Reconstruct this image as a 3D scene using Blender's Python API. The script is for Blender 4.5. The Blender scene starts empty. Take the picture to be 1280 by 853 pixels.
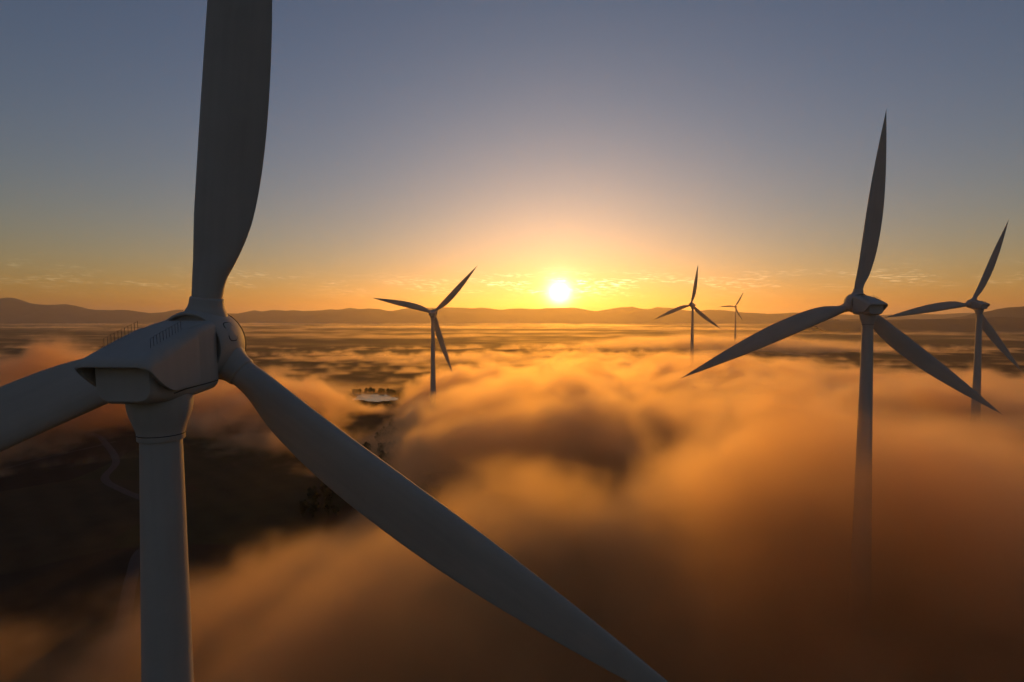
import bpy, bmesh, math, random
import numpy as np
from mathutils import Vector, Matrix

R = math.radians
sc = bpy.context.scene
COL = sc.collection
rng = np.random.default_rng(7)
random.seed(7)

# ------------------------------------------------------------------ camera
CAM_Z = 95.0
FPX = 700.0                      # focal length in pixels of a 1280 wide frame
HORIZON = 396.0                  # row of the horizon in the 1280x853 frame
cam_d = bpy.data.cameras.new("camera")
cam = bpy.data.objects.new("camera", cam_d)
COL.objects.link(cam)
cam_d.sensor_width = 36.0
cam_d.lens = 36.0 * FPX / 1280.0
cam_d.clip_start = 0.5
cam_d.clip_end = 60000.0
cam.location = (0, 0, CAM_Z)
PITCH = math.atan((426.5 - HORIZON) / FPX)
cam.rotation_euler = (math.pi / 2 - PITCH, 0, 0)
sc.camera = cam

# ------------------------------------------------------------------ sun direction, sky, exposure
SUN_AZ = math.atan((699 - 640) / FPX)          # to the right of +Y
SUN_EL = math.atan((HORIZON - 367) / FPX)
SUN_DIR = Vector((math.sin(SUN_AZ) * math.cos(SUN_EL), math.cos(SUN_AZ) * math.cos(SUN_EL), math.sin(SUN_EL)))

sun_d = bpy.data.lights.new("sun", 'SUN')
sun_d.energy = 1.42
sun_d.angle = R(0.6)
sun_d.color = (1.0, 0.40, 0.03)
sun = bpy.data.objects.new("sun", sun_d)
COL.objects.link(sun)
LAMP_EL = R(5.0)
LAMP_DIR = Vector((math.sin(SUN_AZ) * math.cos(LAMP_EL), math.cos(SUN_AZ) * math.cos(LAMP_EL), math.sin(LAMP_EL)))
sun.rotation_euler = (-LAMP_DIR).to_track_quat('-Z', 'Y').to_euler()
sun.location = (0, 0, 300)

world = bpy.data.worlds.new("World")
sc.world = world
world.use_nodes = True
wt = world.node_tree
wt.nodes.clear()


class NG:
    """small helper for building node trees"""
    def __init__(self, tree):
        self.t = tree

    def n(self, typ, **kw):
        nd = self.t.nodes.new(typ)
        for k, v in kw.items():
            setattr(nd, k, v)
        return nd

    def put(self, sock, v):
        if isinstance(v, bpy.types.NodeSocket):
            self.t.links.new(v, sock)
        elif v is not None:
            sock.default_value = v

    def m(self, op, a, b=None, c=None, clamp=False):
        nd = self.n('ShaderNodeMath', operation=op, use_clamp=clamp)
        self.put(nd.inputs[0], a)
        if b is not None:
            self.put(nd.inputs[1], b)
        if c is not None:
            self.put(nd.inputs[2], c)
        return nd.outputs[0]

    def vm(self, op, a, b=None):
        nd = self.n('ShaderNodeVectorMath', operation=op)
        self.put(nd.inputs[0], a)
        if b is not None:
            if op == 'SCALE':
                self.put(nd.inputs[3], b)
            else:
                self.put(nd.inputs[1], b)
        return nd.outputs['Value'] if op in ('DOT_PRODUCT', 'LENGTH', 'DISTANCE') else nd.outputs[0]

    def ss(self, x, a, b, lo=0.0, hi=1.0):
        nd = self.n('ShaderNodeMapRange', interpolation_type='SMOOTHSTEP')
        self.put(nd.inputs[0], x)
        self.put(nd.inputs[1], a)
        self.put(nd.inputs[2], b)
        nd.inputs[3].default_value = lo
        nd.inputs[4].default_value = hi
        return nd.outputs[0]

    def noise(self, vec, scale, detail=2.0, rough=0.5, dist=0.0):
        nd = self.n('ShaderNodeTexNoise')
        self.put(nd.inputs['Vector'], vec)
        nd.inputs['Scale'].default_value = scale
        nd.inputs['Detail'].default_value = detail
        nd.inputs['Roughness'].default_value = rough
        nd.inputs['Distortion'].default_value = dist
        return nd.outputs[0]

    def mix(self, fac, a, b, blend='MIX'):
        nd = self.n('ShaderNodeMix', data_type='RGBA', blend_type=blend)
        self.put(nd.inputs[0], fac)
        self.put(nd.inputs[6], a)
        self.put(nd.inputs[7], b)
        return nd.outputs[2]


g = NG(wt)
geo = g.n('ShaderNodeTexCoord')
D = geo.outputs['Generated']
sky = g.n('ShaderNodeTexSky', sky_type='NISHITA')
sky.sun_disc = False
sky.sun_elevation = SUN_EL
sky.sun_rotation = SUN_AZ
sky.altitude = 100
sky.air_density = 1.0
sky.dust_density = 0.4
sky.ozone_density = 2.0
SKY_STRENGTH = 0.085
skycol = g.vm('MULTIPLY', g.vm('SCALE', sky.outputs[0], SKY_STRENGTH), (0.93, 1.0, 1.12))
# air is warmer and dustier low down
el_deg = g.m('MULTIPLY', g.m('ARCSINE', g.vm('DOT_PRODUCT', g.vm('NORMALIZE', D), (0.0, 0.0, 1.0))), 180 / math.pi)
low = g.m('EXPONENT', g.m('MULTIPLY', g.m('MAXIMUM', el_deg, 0.0), -1 / 8.0))
skycol = g.vm('MULTIPLY', skycol, g.mix(low, (1.31, 1.06, 1.08, 1), (1.40, 0.85, 0.43, 1)))
# aureole and disc of the low sun
cosang = g.vm('DOT_PRODUCT', g.vm('NORMALIZE', D), tuple(SUN_DIR))
ang = g.m('MULTIPLY', g.m('ARCCOSINE', g.m('MINIMUM', cosang, 1.0)), 180 / math.pi)   # degrees from the sun


def glow(width, power, colour):
    e = g.m('EXPONENT', g.m('MULTIPLY', g.m('POWER', g.m('DIVIDE', ang, width), power), -1.0))
    return g.vm('SCALE', colour, e)


total = skycol
for w, p, c in ((0.68, 1.2, (6.5, 5.6, 4.2)), (1.7, 1.0, (0.7, 0.46, 0.14)), (18.0, 1.6, (0.0, 0.085, 0.10))):
    total = g.vm('ADD', total, glow(w, p, c))
# thin high streaks of cloud near the horizon, lit by the sun
sx = g.n('ShaderNodeSeparateXYZ')
wt.links.new(D, sx.inputs[0])
az = g.m('MULTIPLY', g.m('ARCTAN2', sx.outputs[0], sx.outputs[1]), 180 / math.pi)
el = g.m('MULTIPLY', g.m('ARCSINE', sx.outputs[2]), 180 / math.pi)
cv = g.n('ShaderNodeCombineXYZ')
wt.links.new(az, cv.inputs[0])
wt.links.new(g.m('ADD', g.m('MULTIPLY', el, 7.0), g.m('MULTIPLY', az, 0.25)), cv.inputs[1])
fine = g.noise(cv.outputs[0], 1.1, 4.0, 0.6, 0.4)
broad = g.noise(cv.outputs[0], 0.16, 2.0, 0.5)
band = g.m('EXPONENT', g.m('MULTIPLY', g.m('POWER', g.m('DIVIDE', g.m('SUBTRACT', el, 3.2), 1.0), 2.0), -1.0))
cl = g.m('MULTIPLY', g.m('MULTIPLY', g.ss(fine, 0.48, 0.66), g.ss(broad, 0.44, 0.60)), band)
near_sun = g.m('EXPONENT', g.m('MULTIPLY', ang, -0.12))
cl = g.m('MULTIPLY', cl, g.m('ADD', g.m('ADD', g.m('MULTIPLY', near_sun, 1.3), g.m('MULTIPLY', g.m('EXPONENT', g.m('MULTIPLY', ang, -0.4)), 5.0)), 0.25))
total = g.vm('ADD', total, g.vm('SCALE', (0.9, 0.68, 0.38), cl))
bg = g.n('ShaderNodeBackground')
wt.links.new(total, bg.inputs[0])
bg.inputs[1].default_value = 1.0
wo = g.n('ShaderNodeOutputWorld')
wt.links.new(bg.outputs[0], wo.inputs[0])

sc.view_settings.view_transform = 'Standard'
sc.view_settings.look = 'None'
sc.view_settings.exposure = 0.3
sc.view_settings.gamma = 1.0
sc.view_settings.use_curve_mapping = False
cy = sc.cycles
cy.max_bounces = 8
cy.diffuse_bounces = 1
cy.glossy_bounces = 1
cy.volume_bounces = 7
cy.volume_step_rate = 3.0
cy.volume_max_steps = 32
cy.use_adaptive_sampling = True
cy.adaptive_threshold = 0.06
cy.adaptive_min_samples = 16
cy.use_denoising = True
cy.use_light_tree = False


def ray(px, py):
    """direction of a pixel of the 1280x853 frame: x right, y forward (=1), z up"""
    return (px - 640) / FPX, (HORIZON - py) / FPX


def ground_at(px, py, z=0.0):
    a, b = ray(px, py)
    y = (z - CAM_Z) / b
    return a * y, y


# ------------------------------------------------------------------ mesh helpers
def link(name, mesh, mat=None, parent=None, loc=None):
    o = bpy.data.objects.new(name, mesh)
    COL.objects.link(o)
    if mat is not None:
        mesh.materials.append(mat)
    if parent is not None:
        o.parent = parent
    if loc is not None:
        o.location = loc
    return o


def from_bm(name, bm, mat, parent=None, smooth=True, sharp=35):
    bmesh.ops.recalc_face_normals(bm, faces=bm.faces)
    me = bpy.data.meshes.new(name)
    bm.to_mesh(me)
    bm.free()
    if smooth:
        me.polygons.foreach_set('use_smooth', [True] * len(me.polygons))
        me.set_sharp_from_angle(angle=R(sharp))
    return link(name, me, mat, parent)


def from_np(name, verts, faces, mat, parent=None, smooth=False):
    me = bpy.data.meshes.new(name)
    verts = np.asarray(verts, np.float32)
    faces = np.asarray(faces, np.int32)
    k = faces.shape[1]
    me.vertices.add(len(verts))
    me.vertices.foreach_set('co', verts.ravel())
    me.loops.add(faces.size)
    me.loops.foreach_set('vertex_index', faces.ravel())
    me.polygons.add(len(faces))
    me.polygons.foreach_set('loop_start', np.arange(len(faces), dtype=np.int32) * k)
    me.polygons.foreach_set('loop_total', np.full(len(faces), k, np.int32))
    me.update(calc_edges=True)
    me.validate()
    if smooth:
        me.polygons.foreach_set('use_smooth', [True] * len(me.polygons))
    return link(name, me, mat, parent)


def loft(bm, rings, closed=True, cap0=False, cap1=False):
    vs = [[bm.verts.new(p) for p in r] for r in rings]
    n = len(rings[0])
    for a, b in zip(vs[:-1], vs[1:]):
        for i in range(n if closed else n - 1):
            j = (i + 1) % n
            bm.faces.new((a[i], a[j], b[j], b[i]))
    if cap0:
        bm.faces.new(vs[0][::-1])
    if cap1:
        bm.faces.new(vs[-1])
    return vs


def rev(bm, prof, axis='z', n=48, cap0=False, cap1=False):
    rings = []
    for r, h in prof:
        ring = []
        for i in range(n):
            t = 2 * math.pi * i / n
            if axis == 'z':
                ring.append((r * math.cos(t), r * math.sin(t), h))
            else:
                ring.append((r * math.cos(t), h, r * math.sin(t)))
        rings.append(ring)
    return loft(bm, rings, True, cap0, cap1)


def rrect(hw, zt, zb, rt, rb, seg=7):
    """rounded rectangle in x,z, counter clockwise from the lower right"""
    pts = []
    for cx, cz, r, a0 in ((hw - rb, zb + rb, rb, -90), (hw - rt, zt - rt, rt, 0), (-hw + rt, zt - rt, rt, 90), (-hw + rb, zb + rb, rb, 180)):
        for k in range(seg + 1):
            t = R(a0 + 90 * k / seg)
            pts.append((cx + r * math.cos(t), cz + r * math.sin(t)))
    return pts


def bar(bm, a, b, r, n=6):
    a, b = Vector(a), Vector(b)
    d = (b - a).normalized()
    q = d.to_track_quat('Z', 'Y')
    rings = []
    for p in (a, b):
        rings.append([p + q @ Vector((r * math.cos(2 * math.pi * i / n), r * math.sin(2 * math.pi * i / n), 0)) for i in range(n)])
    loft(bm, rings, True, True, True)


def tag(o, label=None, cat=None, group=None, kind=None):
    if label:
        o['label'] = label
    if cat:
        o['category'] = cat
    if group:
        o['group'] = group
    if kind:
        o['kind'] = kind
    return o


# ------------------------------------------------------------------ materials
def mat_new(name):
    m = bpy.data.materials.new(name)
    m.use_nodes = True
    m.node_tree.nodes.clear()
    gg = NG(m.node_tree)
    out = gg.n('ShaderNodeOutputMaterial')
    return m, gg, out


def paint(name, base, rough, var=0.18):
    m, gg, out = mat_new(name)
    p = gg.n('ShaderNodeBsdfPrincipled')
    tc = gg.n('ShaderNodeTexCoord')
    n1 = gg.noise(tc.outputs['Object'], 0.35, 4, 0.6)
    mp = gg.n('ShaderNodeMapping')
    mp.inputs['Scale'].default_value = (1.6, 1.6, 0.07)
    m.node_tree.links.new(tc.outputs['Object'], mp.inputs[0])
    n2 = gg.noise(mp.outputs[0], 1.0, 5, 0.6)
    k = gg.m('ADD', gg.m('MULTIPLY', gg.m('ADD', n1, n2), var), 1.0 - var)
    c = gg.vm('SCALE', tuple(base), k)
    m.node_tree.links.new(c, p.inputs['Base Color'])
    gg.put(p.inputs['Roughness'], gg.m('ADD', gg.m('MULTIPLY', n1, 0.2), rough - 0.1))
    p.inputs['Specular IOR Level'].default_value = 0.35
    m.node_tree.links.new(p.outputs[0], out.inputs[0])
    return m


M_BODY = paint('turbine_paint', (0.42, 0.39, 0.35), 0.65)
M_BLADE = paint('blade_gelcoat', (0.41, 0.38, 0.34), 0.68, 0.28)
M_DARK = paint('dark_seal', (0.035, 0.035, 0.036), 0.7)
M_STEEL = paint('railing_steel', (0.09, 0.09, 0.09), 0.5)


def ground_mat():
    m, gg, out = mat_new('farmland')
    p = gg.n('ShaderNodeBsdfPrincipled')
    pos = gg.n('ShaderNodeNewGeometry').outputs['Position']
    vor = gg.n('ShaderNodeTexVoronoi', distance='CHEBYCHEV')
    vor.inputs['Scale'].default_value = 1 / 190.0
    wv = gg.n('ShaderNodeVectorMath', operation='ADD')
    nz = gg.n('ShaderNodeTexNoise')
    nz.inputs['Scale'].default_value = 0.004
    m.node_tree.links.new(pos, nz.inputs['Vector'])
    m.node_tree.links.new(pos, wv.inputs[0])
    m.node_tree.links.new(gg.vm('SCALE', nz.outputs[1], 60.0), wv.inputs[1])
    m.node_tree.links.new(wv.outputs[0], vor.inputs['Vector'])
    ramp = gg.n('ShaderNodeValToRGB')
    el_ = ramp.color_ramp.elements
    el_[0].color = (0.030, 0.020, 0.012, 1)
    el_[1].color = (0.045, 0.045, 0.018, 1)
    e = el_.new(0.5)
    e.color = (0.060, 0.042, 0.024, 1)
    sp = gg.n('ShaderNodeSeparateColor')
    m.node_tree.links.new(vor.outputs['Color'], sp.inputs[0])
    m.node_tree.links.new(sp.outputs[0], ramp.inputs[0])
    # plough lines
    wav = gg.n('ShaderNodeTexWave', wave_type='BANDS', bands_direction='DIAGONAL')
    wav.inputs['Scale'].default_value = 0.03
    wav.inputs['Distortion'].default_value = 2.5
    wav.inputs['Detail'].default_value = 3
    wav.inputs['Detail Scale'].default_value = 0.6
    m.node_tree.links.new(pos, wav.inputs['Vector'])
    n3 = gg.noise(pos, 0.06, 5, 0.65)
    k = gg.m('ADD', gg.m('MULTIPLY', n3, 0.9), gg.m('ADD', gg.m('MULTIPLY', wav.outputs[1], 0.16), 0.42))
    m.node_tree.links.new(gg.vm('SCALE', ramp.outputs[0], k), p.inputs['Base Color'])
    p.inputs['Roughness'].default_value = 0.95
    p.inputs['Specular IOR Level'].default_value = 0.1
    m.node_tree.links.new(p.outputs[0], out.inputs[0])
    return m


def plain_mat(name, c, rough=0.9, nscale=0.02, var=0.5, spec=0.2):
    m, gg, out = mat_new(name)
    p = gg.n('ShaderNodeBsdfPrincipled')
    pos = gg.n('ShaderNodeNewGeometry').outputs['Position']
    n = gg.noise(pos, nscale, 5, 0.6)
    m.node_tree.links.new(gg.vm('SCALE', c, gg.m('ADD', gg.m('MULTIPLY', n, 2 * var), 1 - var)), p.inputs['Base Color'])
    p.inputs['Roughness'].default_value = rough
    p.inputs['Specular IOR Level'].default_value = spec
    m.node_tree.links.new(p.outputs[0], out.inputs[0])
    return m


M_GROUND = ground_mat()
M_ROAD = plain_mat('gravel_road', (0.085, 0.07, 0.06), 0.95, 0.3, 0.25)
M_TREE = plain_mat('foliage', (0.045, 0.055, 0.022), 0.9, 0.12, 0.5)
M_ROCK = plain_mat('mountain_scrub', (0.075, 0.06, 0.045), 0.95, 0.004, 0.45)


def water_mat():
    m, gg, out = mat_new('pond_water')
    p = gg.n('ShaderNodeBsdfPrincipled')
    p.inputs['Base Color'].default_value = (0.02, 0.025, 0.025, 1)
    p.inputs['Roughness'].default_value = 0.12
    p.inputs['IOR'].default_value = 1.33
    pos = gg.n('ShaderNodeNewGeometry').outputs['Position']
    b = gg.n('ShaderNodeBump')
    b.inputs['Strength'].default_value = 0.04
    m.node_tree.links.new(gg.noise(pos, 0.8, 3), b.inputs['Height'])
    m.node_tree.links.new(b.outputs[0], p.inputs['Normal'])
    m.node_tree.links.new(p.outputs[0], out.inputs[0])
    return m


M_WATER = water_mat()


# ------------------------------------------------------------------ value noise for terrain
def vnoise(x, y, seed=0):
    r = np.random.default_rng(seed).random((256, 256))
    xi, yi = np.floor(x).astype(int), np.floor(y).astype(int)
    fx, fy = x - xi, y - yi
    fx, fy = fx * fx * (3 - 2 * fx), fy * fy * (3 - 2 * fy)
    a = r[xi % 256, yi % 256]
    b = r[(xi + 1) % 256, yi % 256]
    c = r[xi % 256, (yi + 1) % 256]
    d = r[(xi + 1) % 256, (yi + 1) % 256]
    return (a * (1 - fx) + b * fx) * (1 - fy) + (c * (1 - fx) + d * fx) * fy


def fbm(x, y, oct=5, seed=0):
    s, a, t = 0, 1.0, 0
    for k in range(oct):
        s = s + a * (vnoise(x * 2 ** k, y * 2 ** k, seed + k) - 0.5)
        a *= 0.5
    return s


def terrain(x, y):
    return 5.0 * fbm(np.asarray(x, float) / 260.0 + 40, np.asarray(y, float) / 260.0 + 40, 3, 11)


# ------------------------------------------------------------------ ground
def build_ground():
    def axis(lim, n, p=2.6):
        t = np.linspace(-1, 1, n)
        return np.sign(t) * np.abs(t) ** p * lim
    xs = axis(24000, 220)
    ys = axis(24000, 220)
    X, Y = np.meshgrid(xs, ys, indexing='ij')
    fade = 1.0 / (1.0 + (np.hypot(X, Y) / 4000.0) ** 2)
    Z = terrain(X, Y) * fade
    v = np.stack([X, Y, Z], -1).reshape(-1, 3)
    n = len(xs)
    i, j = np.meshgrid(np.arange(n - 1), np.arange(n - 1), indexing='ij')
    a = (i * n + j).ravel()
    f = np.stack([a, a + n, a + n + 1, a + 1], -1)
    o = from_np('ground', v, f, M_GROUND, smooth=True)
    tag(o, kind='structure')


build_ground()


def tz(x, y):
    return float(terrain(np.array([x]), np.array([y]))[0] / (1.0 + (math.hypot(x, y) / 4000.0) ** 2))


def build_road(name, pix, width):
    pts = [Vector((*ground_at(px, py), 0)) for px, py in pix]
    # Catmull-Rom
    P = [pts[0]] + pts + [pts[-1]]
    line = []
    for k in range(1, len(P) - 2):
        for s in range(10):
            t = s / 10
            a, b, c, d = P[k - 1], P[k], P[k + 1], P[k + 2]
            line.append(0.5 * (2 * b + (c - a) * t + (2 * a - 5 * b + 4 * c - d) * t * t + (3 * b - a - 3 * c + d) * t ** 3))
    line.append(pts[-1])
    v, f = [], []
    for k, p in enumerate(line):
        d = (line[min(k + 1, len(line) - 1)] - line[max(k - 1, 0)]).normalized()
        nrm = Vector((-d.y, d.x, 0))
        for s in (-1, -0.33, 0.33, 1):
            q = p + nrm * (s * width / 2)
            v.append((q.x, q.y, tz(q.x, q.y) + (0.22 if abs(s) < 0.9 else 0.1)))
        if k:
            b0 = 4 * (k - 1)
            for c in range(3):
                f.append((b0 + c, b0 + c + 1, b0 + c + 5, b0 + c + 4))
    o = from_np(name, v, f, M_ROAD, smooth=True)
    tag(o, kind='structure')


build_road('dirt_road', [(60, 530), (112, 543), (128, 556), (140, 578), (125, 598), (148, 612), (176, 624), (215, 650), (212, 680), (170, 690), (156, 725), (146, 770), (132, 840), (128, 880)], 4.2)
build_road('field_track', [(0, 585), (50, 572), (118, 558), (140, 553)], 2.2)

# ------------------------------------------------------------------ pond
pond_c = ground_at(466, 500)


def build_pond():
    n = 72
    bm = bmesh.new()
    ring = []
    for k in range(n):
        t = 2 * math.pi * k / n
        rx = 27 * (1 + 0.16 * math.sin(3 * t + 1) + 0.10 * math.sin(7 * t) + 0.07 * math.sin(13 * t + 2))
        ry = 30 * (1 + 0.2 * math.sin(2 * t + 0.5) + 0.12 * math.sin(5 * t + 1) + 0.08 * math.sin(11 * t))
        ring.append(bm.verts.new((pond_c[0] + rx * math.cos(t), pond_c[1] + ry * math.sin(t) - 0.65 * rx * math.cos(t), 2.2)))
    bm.faces.new(ring)
    o = from_bm('pond', bm, M_WATER, smooth=False)
    tag(o, kind='structure')


build_pond()


# ------------------------------------------------------------------ mountains
def ridge_interp(pts, ext=True):
    xs = [p[0] for p in pts]
    ys = [p[1] for p in pts]
    return lambda x: np.interp(x, xs, ys)


RIDGE = [(-900, 388), (-700, 380), (-500, 386), (-350, 378), (-200, 383), (-80, 380), (0, 378), (7, 378.5), (20, 373), (33, 377.5), (47, 378), (57, 380.5), (75, 381), (87, 379), (100, 380), (112, 384), (125, 388), (150, 388), (161, 386), (175, 389), (190, 391), (205, 389), (220, 387), (250, 389), (300, 391.5), (318, 387), (327, 389), (342, 386), (358, 388), (365, 387), (378, 389), (400, 388), (416, 387), (423, 388), (437, 384), (452, 386), (470, 385.5), (485, 388), (500, 386), (520, 384), (545, 384.5), (570, 384), (590, 384), (610, 384), (625, 387), (640, 386), (660, 386), (680, 385), (700, 384), (720, 384), (740, 388), (748, 388.5), (760, 386), (775, 383), (790, 383), (800, 386), (812, 387), (820, 384), (835, 384), (860, 388), (870, 389), (885, 387), (900, 387), (930, 391), (960, 392), (990, 391), (1010, 393), (1060, 393), (1100, 394), (1200, 392), (1400, 388), (1600, 391), (1800, 385), (2200, 390)]
RIGHT_HILL = [(1040, 399), (1100, 399), (1150, 399), (1180, 398), (1205, 395), (1222, 391), (1240, 387), (1262, 383), (1275, 382.5), (1300, 381), (1340, 379), (1400, 383), (1500, 386), (1600, 392), (1700, 396), (1800, 399)]
LOW_HILL = [(1000, 401), (1060, 400.5), (1120, 399.5), (1160, 398.5), (1200, 398), (1300, 396), (1400, 397), (1600, 399), (1800, 401)]


def build_range(name, profile, dist, depth, x0, x1, seed, label):
    f = ridge_interp(profile)
    nx, ny = 520, 34
    px = np.linspace(x0, x1, nx)
    s = np.linspace(-1, 1, ny)
    PX, S = np.meshgrid(px, s, indexing='ij')
    y = dist + S * depth
    xw = (PX - 640) / FPX * dist                     # real x of the crest, columns stay parallel
    yw = y + 0.25 * depth * fbm(xw / 900.0, y * 0 + 3, 4, seed)
    crest = CAM_Z + (HORIZON - f(PX) + 1.6 * fbm(PX / 26.0, PX * 0 + 1, 5, seed + 60)) / FPX * dist
    prof = np.clip(1 - np.abs(S), 0, 1) ** 1.15
    spur = fbm(xw / 420.0 + S * 0.7, S * 2.2 + 5, 5, seed + 20)
    edge = np.minimum(1, 3.0 * np.abs(S))            # keep the crest where it is, roughen the flanks
    small = fbm(xw / 120.0, S * 4, 3, seed + 40)
    z = crest * prof * (1 + edge * 0.45 * spur) + small * crest * 0.035 - 14 * (np.abs(S) > 0.98)
    v = np.stack([xw, yw, z], -1).reshape(-1, 3)
    i, j = np.meshgrid(np.arange(nx - 1), np.arange(ny - 1), indexing='ij')
    a = (i * ny + j).ravel()
    fc = np.stack([a, a + ny, a + ny + 1, a + 1], -1)
    o = from_np(name, v, fc, M_ROCK, smooth=True)
    tag(o, kind='structure')
    return o


build_range('mountains', RIDGE, 9000.0, 1300.0, -900, 2200, 3, '')
build_range('hill', RIGHT_HILL, 5200.0, 700.0, 1040, 1800, 5, '')
build_range('low_hill', LOW_HILL, 3900.0, 350.0, 1000, 1800, 6, '')


# ------------------------------------------------------------------ woodland (one mass of trees under the fog)
def tree_mesh(rg):
    """crown of leaf-clump triangles plus a tapered trunk, unit height 1"""
    V, F = [], []

    def tri(a, b, c):
        F.append((len(V), len(V) + 1, len(V) + 2))
        V.extend([a, b, c])
    for k in range(5):
        a0, a1 = 2 * math.pi * k / 5, 2 * math.pi * (k + 1) / 5
        tri((0.035 * math.cos(a0), 0.035 * math.sin(a0), -0.05), (0.035 * math.cos(a1), 0.035 * math.sin(a1), -0.05), (0, 0, 0.75))
    for k in range(90):
        d = rg.normal(size=3)
        d /= np.linalg.norm(d)
        lob = 0.75 + 0.25 * math.sin(3 * math.atan2(d[1], d[0]) + 5 * d[2])
        rad = (0.45 + 0.55 * rg.random() ** 0.4) * lob
        c = np.array([0, 0, 0.62]) + d * rad * np.array([0.30, 0.30, 0.38])
        for q in range(1):
            s = 0.10 + 0.05 * rg.random()
            u = rg.normal(size=3)
            u /= np.linalg.norm(u)
            w = np.cross(u, d + 0.4 * rg.normal(size=3))
            w /= np.linalg.norm(w) + 1e-6
            tri(tuple(c + s * u), tuple(c - 0.5 * s * u + 0.8 * s * w), tuple(c - 0.5 * s * u - 0.8 * s * w))
    return np.array(V), np.array(F)


def build_wood():
    protos = [tree_mesh(rng) for _ in range(6)]
    spots = []

    def scatter(n, px, py, sx, sy, hmin=6, hmax=10):
        cx, cy_ = ground_at(px, py)
        for _ in range(n):
            x = cx + float(np.clip(rng.normal(), -1.5, 1.5)) * sx
            y = cy_ + float(np.clip(rng.normal(), -1.5, 1.5)) * sy
            dx, dy = x - pond_c[0], y - pond_c[1]
            if (dx / 36) ** 2 + ((dy + 0.65 * dx) / 45) ** 2 < 1:
                continue
            if abs(x + 0.25 * y) < 45 and 470 < y < 640:
                continue                      # low meadow in front of the pond
            spots.append((x, y, hmin + (hmax - hmin) * rng.random()))
    scatter(800, 650, 570, 70, 80)
    scatter(500, 790, 560, 60, 90)
    scatter(420, 490, 515, 60, 50, 6, 10)
    # a fringe of trees round the pond
    for k in range(150):
        t = 2 * math.pi * rng.random()
        r = 1.06 + 0.25 * rng.random()
        dx = 31 * r * math.cos(t)
        spots.append((pond_c[0] + dx, pond_c[1] + 40 * r * math.sin(t) - 0.65 * dx, (2.0 + 2 * rng.random()) if math.sin(t) < 0.2 else (4 + 4 * rng.random())))
    V, F, off = [], [], 0
    for x, y, h in spots:
        v, f = protos[rng.integers(6)]
        a = rng.random() * 6.28
        c, s = math.cos(a), math.sin(a)
        w = h * (0.8 + 0.5 * rng.random())
        q = np.empty_like(v)
        q[:, 0] = (v[:, 0] * c - v[:, 1] * s) * w + x
        q[:, 1] = (v[:, 0] * s + v[:, 1] * c) * w + y
        q[:, 2] = v[:, 2] * h + tz(x, y)
        V.append(q)
        F.append(f + off)
        off += len(v)
    o = from_np('woodland', np.concatenate(V), np.concatenate(F), M_TREE)
    tag(o, 'dark mass of trees showing faintly through the golden fog', 'woodland', kind='stuff')


build_wood()

# ------------------------------------------------------------------ wind turbines
BLADE_R = 52.5
ROOT_R = 3.7
OVERHANG = 5.2

BLADE_TAB = [  # along the blade, straight edge, bulging edge (fractions of the blade's length), thickness ratio
    (0.000, -0.0220, 0.0220, 1.00), (0.030, -0.0225, 0.0275, 0.82), (0.060, -0.0232, 0.0410, 0.52), (0.090, -0.0237, 0.0525, 0.38),
    (0.130, -0.0240, 0.0630, 0.31), (0.190, -0.0240, 0.0715, 0.27), (0.260, -0.0240, 0.0760, 0.26), (0.340, -0.0240, 0.0770, 0.23),
    (0.430, -0.0238, 0.0745, 0.21), (0.520, -0.0225, 0.0680, 0.20), (0.610, -0.0200, 0.0585, 0.19), (0.700, -0.0165, 0.0470, 0.18),
    (0.790, -0.0120, 0.0340, 0.18), (0.870, -0.0075, 0.0215, 0.18), (0.940, -0.0030, 0.0100, 0.18), (0.980, -0.0008, 0.0032, 0.18), (1.0, 0.0000, 0.0004, 0.3)]


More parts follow.
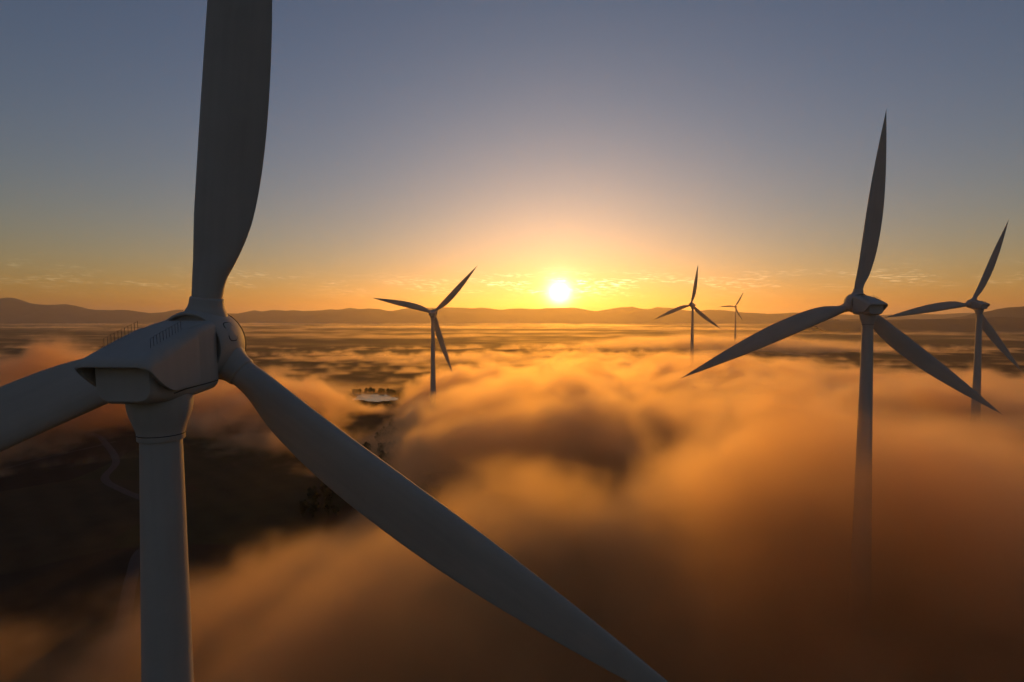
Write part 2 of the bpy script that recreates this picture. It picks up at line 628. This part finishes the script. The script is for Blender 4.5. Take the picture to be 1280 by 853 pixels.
def blade_mesh():
    """blade along +z from its root, flat in x (bulge at +x), thin in y"""
    L = BLADE_R - ROOT_R
    n = 28
    bm = bmesh.new()
    us = []
    for k in range(len(BLADE_TAB) - 1):
        for s in range(3):
            us.append(BLADE_TAB[k][0] + (BLADE_TAB[k + 1][0] - BLADE_TAB[k][0]) * s / 3)
    us.append(1.0)
    tab = np.array(BLADE_TAB)

    def smooth(u, col):
        # cubic through the table
        k = int(np.clip(np.searchsorted(tab[:, 0], u) - 1, 0, len(tab) - 2))
        x0, x1 = tab[k, 0], tab[k + 1, 0]
        t = (u - x0) / (x1 - x0)
        def slope(i):
            i0, i1 = max(i - 1, 0), min(i + 1, len(tab) - 1)
            return (tab[i1, col] - tab[i0, col]) / (tab[i1, 0] - tab[i0, 0])
        m0, m1 = slope(k) * (x1 - x0), slope(k + 1) * (x1 - x0)
        return (2 * t ** 3 - 3 * t * t + 1) * tab[k, col] + (t ** 3 - 2 * t * t + t) * m0 + (-2 * t ** 3 + 3 * t * t) * tab[k + 1, col] + (t ** 3 - t * t) * m1
    rings = []
    for u in us:
        a, b, th = smooth(u, 1) * L, max(smooth(u, 2), smooth(u, 1) + 0.0004) * L, smooth(u, 3)
        c, hw = (a + b) / 2, (b - a) / 2
        blend = min(1.0, u / 0.13)
        twist = R(14) * (1 - u) ** 2 * blend
        ring = []
        for i in range(n):
            t = 2 * math.pi * i / n
            x = hw * math.cos(t)
            # thick near the straight (leading) edge, thin at the bulging (trailing) edge
            w = 1.0 - 0.55 * blend * math.cos(t)
            y = hw * th * math.sin(t) * w
            xr = c + x * math.cos(twist) - y * math.sin(twist)
            yr = x * math.sin(twist) + y * math.cos(twist)
            ring.append((xr, yr, u * L))
        rings.append(ring)
    loft(bm, rings, True, True, True)
    bmesh.ops.recalc_face_normals(bm, faces=bm.faces)
    me = bpy.data.meshes.new('blade')
    bm.to_mesh(me)
    bm.free()
    me.polygons.foreach_set('use_smooth', [True] * len(me.polygons))
    me.set_sharp_from_angle(angle=R(50))
    me.materials.append(M_BLADE)
    return me


BLADE = blade_mesh()


def mesh_of(name, bm, mat, smooth=True, sharp=35, mods=None):
    o = from_bm(name, bm, mat, None, smooth, sharp)
    me = o.data
    if mods:
        for typ, kw in mods:
            md = o.modifiers.new(typ, typ)
            for k, v in kw.items():
                setattr(md, k, v)
        dg = bpy.context.evaluated_depsgraph_get()
        me2 = bpy.data.meshes.new_from_object(o.evaluated_get(dg))
        me2.name = name
        me2.polygons.foreach_set('use_smooth', [True] * len(me2.polygons))
        me2.set_sharp_from_angle(angle=R(sharp))
        bpy.data.objects.remove(o)
        return me2
    bpy.data.objects.remove(o)
    return me


def arrs(rows, y, c):
    return float(np.interp(y, [r[0] for r in rows], [r[c] for r in rows]))


# nacelle sections relative to the rotor axis: y, half width, top, bottom, corner radii top / bottom
BODY = [(3.4, 2.1, 1.85, -3.00, 0.45, 0.8), (3.15, 2.25, 1.98, -3.15, 0.5, 0.85), (2.0, 2.28, 1.80, -3.20, 0.5, 0.85), (0.3, 2.25, 1.45, -3.25, 0.5, 0.85),
        (-1.2, 2.10, 1.00, -3.22, 0.45, 0.9), (-2.6, 1.95, 0.55, -3.10, 0.4, 0.95), (-3.3, 1.90, 0.20, -2.95, 0.35, 0.95), (-3.5, 1.78, 0.05, -2.75, 0.3, 0.85)]


def nacelle_mesh():
    bm = bmesh.new()
    rings = []
    rows = sorted(BODY, key=lambda r: -r[0])
    ys = [3.4, 3.3, 3.15, 2.6, 2.0, 1.4, 0.8, 0.3, -0.4, -1.2, -2.0, -2.4, -2.6, -3.0, -3.3, -3.42, -3.5]
    asc = sorted(BODY, key=lambda r: r[0])
    for y in ys:
        hw, zt, zb, rt, rb = (arrs(asc, y, c) for c in range(1, 6))
        # the underside sweeps up a little at the rear
        rings.append([(x, y, z) for x, z in rrect(hw, zt, zb, rt, rb)])
    loft(bm, rings, True, True, True)
    return mesh_of('nacelle_body', bm, M_BODY)


COWL_TOP = [(-4.5, -0.42), (-4.46, -0.24), (-4.38, -0.10), (-4.26, 0.02), (-4.1, 0.12), (-2.0, 0.82), (0.75, 1.62)]


def cowl_mesh():
    """hood over the rear of the nacelle: roof with rounded shoulders and side flaps that sweep forward"""
    bm = bmesh.new()
    ts = [k / 12 for k in range(12)] + [0.94, 0.96, 0.975, 0.985, 0.993, 1.0]
    rings = []
    prof = []        # (x factor, drop below roof) along the section
    zlow = -2.3
    for t in ts:
        ring = []
        yf = 0.75
        # section: right side bottom -> shoulder -> roof -> shoulder -> left side bottom
        hw = 2.44 + 0.02 * t
        top_y = yf + (-4.5 - yf) * t
        ztop = float(np.interp(top_y, [r[0] for r in COWL_TOP], [r[1] for r in COWL_TOP]))
        r = 0.72
        pts = []
        nside = 10
        for k in range(nside):
            pts.append((hw, zlow + (ztop - r - zlow) * k / nside))
        for k in range(9):
            a = R(90 * k / 8)
            pts.append((hw - r + r * math.cos(a), ztop - r + r * math.sin(a)))
        for k in range(1, 8):
            pts.append(((hw - r) * (1 - 2 * k / 8), ztop))
        for k in range(9):
            a = R(90 + 90 * k / 8)
            pts.append((-hw + r + r * math.cos(a), ztop - r + r * math.sin(a)))
        for k in range(nside - 1, -1, -1):
            pts.append((-hw, zlow + (ztop - r - zlow) * k / nside))
        for x, z in pts:
            # the rear edge of the flaps runs forward towards the bottom
            dz = max(0.0, (-0.5 - z) / (-0.5 - zlow))
            fwd = 2.5 * (0.82 * dz + 0.18 * dz ** 8)
            yr = -4.5 + fwd
            lowround = 0.0
            ring.append((x, yf + (yr - yf) * t, z))
        rings.append(ring)
    loft(bm, rings, False)
    return mesh_of('rear_cowl', bm, M_BODY, sharp=40, mods=[('SOLIDIFY', dict(thickness=0.24, offset=-1.0)), ('BEVEL', dict(width=0.09, segments=3, limit_method='ANGLE', angle_limit=R(50)))])


def seam_mesh(s):
    """dark joint line along the foot of the front side panel"""
    bm = bmesh.new()
    asc = sorted(BODY, key=lambda r: r[0])
    rings = []
    for y in (3.25, 2.6, 2.0, 1.0, 0.0, -0.6, -1.1, -1.6):
        x = s * (arrs(asc, y, 1) + 0.012)
        zl = -2.45 if y > -0.5 else -2.45 - 0.10 * (-0.5 - y)
        rings.append([(x + 0.035 * math.cos(a * math.pi / 3), y, zl + 0.035 * math.sin(a * math.pi / 3)) for a in range(6)])
    loft(bm, rings, True, True, True)
    return mesh_of('seam', bm, M_DARK)


def roof_panel_mesh():
    bm = bmesh.new()
    asc = sorted(BODY, key=lambda r: r[0])
    rings = []
    for y, ins in ((3.1, 0.05), (3.05, 0), (2.0, 0), (1.0, 0), (0.92, 0.05)):
        zt = arrs(asc, y, 2)
        hw = 1.62 - ins
        h = 0.05 if ins == 0 else 0.0
        rings.append([(-hw - 0.05, y, zt - 0.05), (-hw, y, zt + h), (0, y, zt + h + 0.01), (hw, y, zt + h), (hw + 0.05, y, zt - 0.05)])
    loft(bm, rings, False)
    return mesh_of('roof_panel', bm, M_BODY, sharp=25)


def rail_mesh():
    """row of thin posts with one thin top rope; x = 0 line, along y"""
    bm = bmesh.new()
    zt = lambda y: float(np.interp(y, [r[0] for r in COWL_TOP], [r[1] for r in COWL_TOP]))
    n = 11
    ys = [-2.7 + 3.1 * k / (n - 1) for k in range(n)]
    for y in ys:
        bar(bm, (0, y, zt(y) - 0.1), (0, y, zt(y) + 0.62), 0.018, 6)
    return mesh_of('railing_posts', bm, M_STEEL), ys, zt


def rail_top_mesh(ys, zt):
    bm = bmesh.new()
    for a, b in zip(ys[:-1], ys[1:]):
        bar(bm, (0, a, zt(a) + 0.60), (0, b, zt(b) + 0.60), 0.010, 6)
    return mesh_of('top_rail', bm, M_STEEL)


def hub_mesh():
    bm = bmesh.new()
    rev(bm, [(1.7, -1.55), (2.36, -1.6), (2.44, -1.98), (2.55, -2.02), (2.64, -1.93), (2.72, -1.6), (2.82, -0.8), (2.84, 0.0), (2.76, 0.8), (2.58, 1.35), (2.5, 1.5), (2.3, 1.95), (1.9, 2.5), (1.35, 2.95), (0.7, 3.22), (0.05, 3.3)], 'y', 64, True, True)
    return mesh_of('hub', bm, M_BODY, sharp=50)


def collar_mesh():
    bm = bmesh.new()
    rev(bm, [(1.62, 2.1), (1.52, 2.45), (1.42, 2.7), (1.30, 2.95), (1.24, 3.2), (1.22, 3.52), (1.20, 3.64), (1.14, 3.72), (1.08, 3.74), (1.02, 3.64)], 'z', 40, False, False)
    return mesh_of('blade_collar', bm, M_BODY, sharp=50)


def front_ring_mesh():
    bm = bmesh.new()
    rev(bm, [(2.55, 1.38), (2.62, 1.36), (2.60, 1.48), (2.50, 1.52)], 'y', 64)
    return mesh_of('spinner_ring', bm, M_DARK, sharp=50)


def hub_radius(y):
    P = [(-1.93, 2.62), (-1.6, 2.72), (-0.8, 2.82), (0.0, 2.84), (0.8, 2.76), (1.35, 2.58)]
    return float(np.interp(y, [p[0] for p in P], [p[1] for p in P]))


def hatch_meshes():
    """rounded hatch on the hub between two blades, and the dark groove round it (angle 0 = +x)"""
    out = []
    for grow, lift, mat, nm in ((0.07, 0.012, M_DARK, 'hatch_groove'), (0.0, 0.035, M_BODY, 'hatch')):
        bm = bmesh.new()
        hw, hh = 0.46 + grow, 0.72 + grow
        outl = rrect(hw, hh, -hh, 0.28 + grow, 0.28 + grow, 6)
        ringo, ringi = [], []
        for sc_, lf in ((1.0, lift - 0.04), (1.0, lift), (0.8, lift + 0.004), (0.45, lift + 0.006)):
            ring = []
            for y, a in outl:
                yy = y * sc_ - 0.6
                th = a * sc_ / 2.8
                r = hub_radius(yy) + lf
                ring.append((r * math.cos(th), yy, r * math.sin(th)))
            ringo.append(ring)
        loft(bm, ringo, True, False, True)
        out.append(mesh_of(nm, bm, mat, sharp=60))
    return out


NACELLE = nacelle_mesh()
COWL = cowl_mesh()
SEAMS = [seam_mesh(1), seam_mesh(-1)]
ROOF = roof_panel_mesh()
RAIL, RAIL_Y, RAIL_Z = rail_mesh()
RAILTOP = rail_top_mesh(RAIL_Y, RAIL_Z)
HUB = hub_mesh()
COLLAR = collar_mesh()
RING = front_ring_mesh()
GROOVE, HATCH = hatch_meshes()


def yaw_bearing_mesh():
    bm = bmesh.new()
    rev(bm, [(2.0, 0.9), (2.04, 0.1), (2.0, -0.6), (1.88, -1.15), (1.62, -1.85), (1.50, -2.25), (1.47, -2.45), (1.47, -2.8), (1.44, -2.88), (1.3, -2.88)], 'z', 56, True, False)
    return mesh_of('yaw_bearing', bm, M_BODY, sharp=45)


def bearing_seam_mesh():
    bm = bmesh.new()
    rev(bm, [(1.46, -2.45), (1.50, -2.46), (1.50, -2.51), (1.46, -2.52)], 'z', 56)
    return mesh_of('bearing_seam', bm, M_DARK)


BEARING = yaw_bearing_mesh()
BSEAM = bearing_seam_mesh()


def tower_mesh(h):
    """h = height of the tower's top above its foot"""
    bm = bmesh.new()
    prof = []
    for k in range(25):
        z = h * k / 24
        r = 1.30 + 0.0165 * (h - z)
        prof.append((r, z))
    rev(bm, prof, 'z', 56, True, True)
    return mesh_of('tower', bm, M_BODY, sharp=45)


def flange_mesh(r):
    bm = bmesh.new()
    rev(bm, [(r - 0.05, -0.07), (r + 0.03, -0.07), (r + 0.03, 0.07), (r - 0.05, 0.07)], 'z', 56)
    return mesh_of('flange', bm, M_BODY)


def turbine(hub_px, hub_py, rotor_px, phase, yaw, tilt, label, full=True):
    """hub pixel, blade length in pixels (gives the distance), angle of the first blade from +x"""
    yr = FPX * BLADE_R / rotor_px
    a, b = ray(hub_px, hub_py)
    hub = Vector((a * yr, yr, CAM_Z + b * yr))
    TILT = R(tilt)
    ya = R(yaw)                                       # yaw > 0 turns the rotor towards -x
    ax = Vector((-math.sin(ya) * math.cos(TILT), math.cos(ya) * math.cos(TILT), math.sin(TILT)))
    top = hub - ax * OVERHANG                          # on the rotor axis above the tower
    base = Vector((top.x, top.y, tz(top.x, top.y) - 0.3))
    t = bpy.data.objects.new('wind_turbine', None)
    COL.objects.link(t)
    t.location = base
    t.empty_display_size = 5
    tag(t, label, 'wind turbine', 'wind turbines rising out of the fog')
    zc = top.z - base.z                                # height of the axis above the foot
    ztop = zc - 3.2                                   # underside of the nacelle
    h = ztop - 2.82
    tw = link('tower', tower_mesh(h), None, t)
    for fr in ((0.30, 0.62) if full else ()):
        z = h * (1 - fr)
        link('flange', flange_mesh(1.30 + 0.0165 * (h - z)), None, tw, (0, 0, z))
    yb = link('yaw_bearing', BEARING, None, t, (0, 0, ztop))
    link('bearing_seam', BSEAM, None, yb)

    def put(name, me, parent=t, mat4=None):
        o = link(name, me, None, parent)
        if mat4 is not None:
            o.matrix_local = mat4
        return o
    MN = Matrix.Translation((0, 0, zc)) @ Matrix.Rotation(ya, 4, 'Z') @ Matrix.Rotation(TILT, 4, 'X')
    MN0 = MN
    na = put('nacelle', NACELLE, t, MN)
    for sm_ in SEAMS:
        put('seam', sm_, na)
    put('roof_panel', ROOF, na)
    co = put('rear_cowl', COWL, t, MN)
    if full:
        for x in (-1.72, 1.42):
            rl = put('railing', RAIL, t, MN @ Matrix.Translation((x, 0, 0)))
            put('top_rail', RAILTOP, rl)
    MH = MN0 @ Matrix.Translation((0, OVERHANG, 0))
    hb = put('hub', HUB, t, MH)
    put('spinner_ring', RING, hb)
    for k in range(3):
        ang_ = R(phase + 120 * k)
        # blade local +z points outwards, +x (bulge) to the clockwise side seen from behind
        MB = MH @ Matrix.Rotation(-(ang_ - math.pi / 2), 4, 'Y')
        bl = put('blade', BLADE, t, MB @ Matrix.Translation((0, 0, ROOT_R)))
        put('blade_collar', COLLAR, bl, Matrix.Translation((0, 0, -ROOT_R)))
        MA = MH @ Matrix.Rotation(-(ang_ - R(60)), 4, 'Y')
        ht = put('hatch', HATCH, hb, MH.inverted() @ MA)
        put('hatch_groove', GROOVE, ht)
    return t


turbine(255, 431, 835, 83.3, -3.5, 3.0, 'huge nearest wind turbine, cut by the left and bottom edges of the photo')
turbine(1069.5, 379, 238, 83.6, 0.0, 1.5, 'large wind turbine on the right, its tower sinking into brown fog')
turbine(1214, 380, 112, 69, 1.0, 1.5, 'medium wind turbine by the right edge, a hill behind it')
turbine(542.5, 391, 80, 46.7, -3.0, 1.5, 'wind turbine left of the sun, standing alone above glowing fog', False)
turbine(863.6, 381, 50.5, 81.8, 3.0, 2.0, 'small wind turbine right of the sun with one blade straight up', False)
turbine(918.3, 383.5, 21.0, 60.7, 3.0, 2.0, 'tiniest farthest wind turbine before the distant mountains', False)


# ------------------------------------------------------------------ fog (real volumes with a 3D density) and haze
def fog_material(name, g1, col=(1, 1, 1)):
    m, gg, out = mat_new(name)
    v = gg.n('ShaderNodeVolumePrincipled')
    v.inputs['Color'].default_value = (*col, 1)
    v.inputs['Density'].default_value = 1.0
    v.inputs['Anisotropy'].default_value = g1
    m.node_tree.links.new(v.outputs[0], out.inputs['Volume'])
    return m


M_FOG = fog_material('fog_vapour', 0.71, (0.988, 0.80, 0.56))

# bumps and hollows of the fog's upper surface: x, y, radius x, radius y, metres
def fog_pt(px, py, z):
    return ground_at(px, py, z)


BUMPS = []


def bump(px, py, z, rx, ry, amp):
    x, y = ground_at(px, py, z)
    BUMPS.append((x, y, rx, ry, amp))


bump(70, 620, 10, 95, 130, -75)       # dark clearing at the left with the road
bump(110, 545, 10, 90, 90, -30)
bump(330, 620, 15, 48, 80, -60)       # clearing beyond the nearest tower
bump(650, 560, 25, 50, 70, 6)
bump(800, 620, 25, 30, 60, -8)
bump(790, 460, 50, 90, 90, 12)       # golden crest under the sun
bump(640, 490, 45, 90, 90, 8)
bump(60, 470, 40, 60, 60, 34)         # pink plume at the left edge
bump(1100, 560, 40, 130, 80, 14)
BUMPS += [(-158, 630, 55, 52, -42), (-133, 530, 38, 75, -36), (-112, 440, 30, 60, -16)]       # thinner air over the pond


bump(1210, 490, 50, 70, 70, 14)
bump(1068, 625, 45, 75, 50, 24)
bump(640, 790, 30, 55, 30, 20)
bump(970, 535, 45, 80, 60, -12)
bump(690, 540, 38, 60, 45, 10)
bump(765, 480, 50, 50, 50, 7)       # round the large turbine on the right
OFF = (3411.0, 2193.0, 0.0)
BANKS = [(245, 720, 110, 90, 40), (700, 1760, 420, 260, 42)]   # under the two small turbines


def fog_volume(name, lo, hi, res, dens, label):
    me = bpy.data.meshes.new(name)
    o = link(name, me)
    tag(o, label, 'fog', kind='stuff')
    ng = bpy.data.node_groups.new(name, 'GeometryNodeTree')
    ng.interface.new_socket('Geometry', in_out='OUTPUT', socket_type='NodeSocketGeometry')
    gg = NG(ng)
    out = gg.n('NodeGroupOutput')
    vc = gg.n('GeometryNodeVolumeCube')
    vc.inputs['Min'].default_value = lo
    vc.inputs['Max'].default_value = hi
    for a, r in zip('XYZ', res):
        vc.inputs['Resolution ' + a].default_value = r
    pos = gg.n('GeometryNodeInputPosition').outputs[0]
    s = gg.n('ShaderNodeSeparateXYZ')
    ng.links.new(pos, s.inputs[0])
    x, y, z = s.outputs
    # plan position
    pl = gg.n('ShaderNodeCombineXYZ')
    ng.links.new(x, pl.inputs[0])
    ng.links.new(y, pl.inputs[1])
    h = gg.m('ADD', 40.0, gg.m('MULTIPLY', gg.m('SUBTRACT', gg.noise(gg.vm('ADD', pl.outputs[0], OFF), 1 / 170.0, 2, 0.5), 0.5), 36.0))
    for bx, by, rx, ry, amp in BUMPS:
        d2 = gg.m('ADD', gg.m('POWER', gg.m('DIVIDE', gg.m('SUBTRACT', x, bx), rx), 2.0), gg.m('POWER', gg.m('DIVIDE', gg.m('SUBTRACT', y, by), ry), 2.0))
        h = gg.m('MULTIPLY_ADD', gg.m('EXPONENT', gg.m('MULTIPLY', d2, -1.0)), amp, h)
    # belt of open land about a kilometre out, then long low banks further away
    far = gg.ss(y, 560.0, 780.0)
    sq = gg.n('ShaderNodeCombineXYZ')
    ng.links.new(gg.m('MULTIPLY', x, 0.35), sq.inputs[0])
    ng.links.new(y, sq.inputs[1])
    banks = gg.m('MULTIPLY', gg.m('SUBTRACT', gg.noise(sq.outputs[0], 1 / 700.0, 3, 0.55), 0.55), 110.0)
    h = gg.m('ADD', gg.m('MULTIPLY', h, gg.m('SUBTRACT', 1.0, far)), gg.m('MULTIPLY', far, gg.m('ADD', 7.0, banks)))
    for bx, by, rx, ry, amp in BANKS:
        d2 = gg.m('ADD', gg.m('POWER', gg.m('DIVIDE', gg.m('SUBTRACT', x, bx), rx), 2.0), gg.m('POWER', gg.m('DIVIDE', gg.m('SUBTRACT', y, by), ry), 2.0))
        h = gg.m('MULTIPLY_ADD', gg.m('EXPONENT', gg.m('MULTIPLY', d2, -1.0)), amp, h)
    posn = gg.vm('ADD', pos, OFF)
    bil = gg.m('SUBTRACT', gg.noise(posn, 1 / 68.0, 6, 0.66, 0.4), 0.5)
    hz = gg.m('ADD', h, gg.m('MULTIPLY', bil, 92.0))
    body = gg.ss(gg.m('SUBTRACT', hz, z), 0.0, 9.0)
    wis = gg.m('MULTIPLY', gg.ss(gg.noise(pos, 1 / 48.0, 5, 0.6, 0.5), 0.34, 0.64, 0.12, 1.45), gg.ss(gg.noise(posn, 1 / 17.0, 3, 0.6, 0.3), 0.25, 0.7, 0.45, 1.4))
    d = gg.m('MULTIPLY', gg.m('MULTIPLY', body, wis), dens)
    ng.links.new(d, vc.inputs['Density'])
    sm = gg.n('GeometryNodeSetMaterial')
    sm.inputs['Material'].default_value = M_FOG
    ng.links.new(vc.outputs[0], sm.inputs[0])
    ng.links.new(sm.outputs[0], out.inputs[0])
    md = o.modifiers.new('fog', 'NODES')
    md.node_group = ng
    return o


fog_volume('fog', (-620, 20, -4), (620, 620, 100), (440, 212, 54), 0.040, 'thick billowing orange fog filling the valley below the turbines')
fog_volume('fog_bank', (-1650, 620, -4), (1650, 1700, 88), (320, 120, 32), 0.022, 'rolling fog beyond the lone turbine left of the sun')
fog_volume('distant_fog', (-9000, 1700, -4), (9000, 8600, 70), (240, 150, 18), 0.0045, 'long thin fog banks lying before the mountains')


def haze_box():
    m, gg, out = mat_new('haze_air')
    v = gg.n('ShaderNodeVolumePrincipled')
    v.inputs['Color'].default_value = (0.95, 0.85, 0.74, 1)
    v.inputs['Density'].default_value = 6.0e-5
    v.inputs['Anisotropy'].default_value = 0.70
    m.node_tree.links.new(v.outputs[0], out.inputs['Volume'])
    bm = bmesh.new()
    bmesh.ops.create_cube(bm, size=1.0)
    for q in bm.verts:
        q.co = Vector((q.co.x * 52000, q.co.y * 52000, -16 if q.co.z < 0 else 420))
    o = from_bm('haze', bm, m, smooth=False)
    tag(o, 'warm evening haze lying over the whole valley', 'haze', kind='stuff')


haze_box()
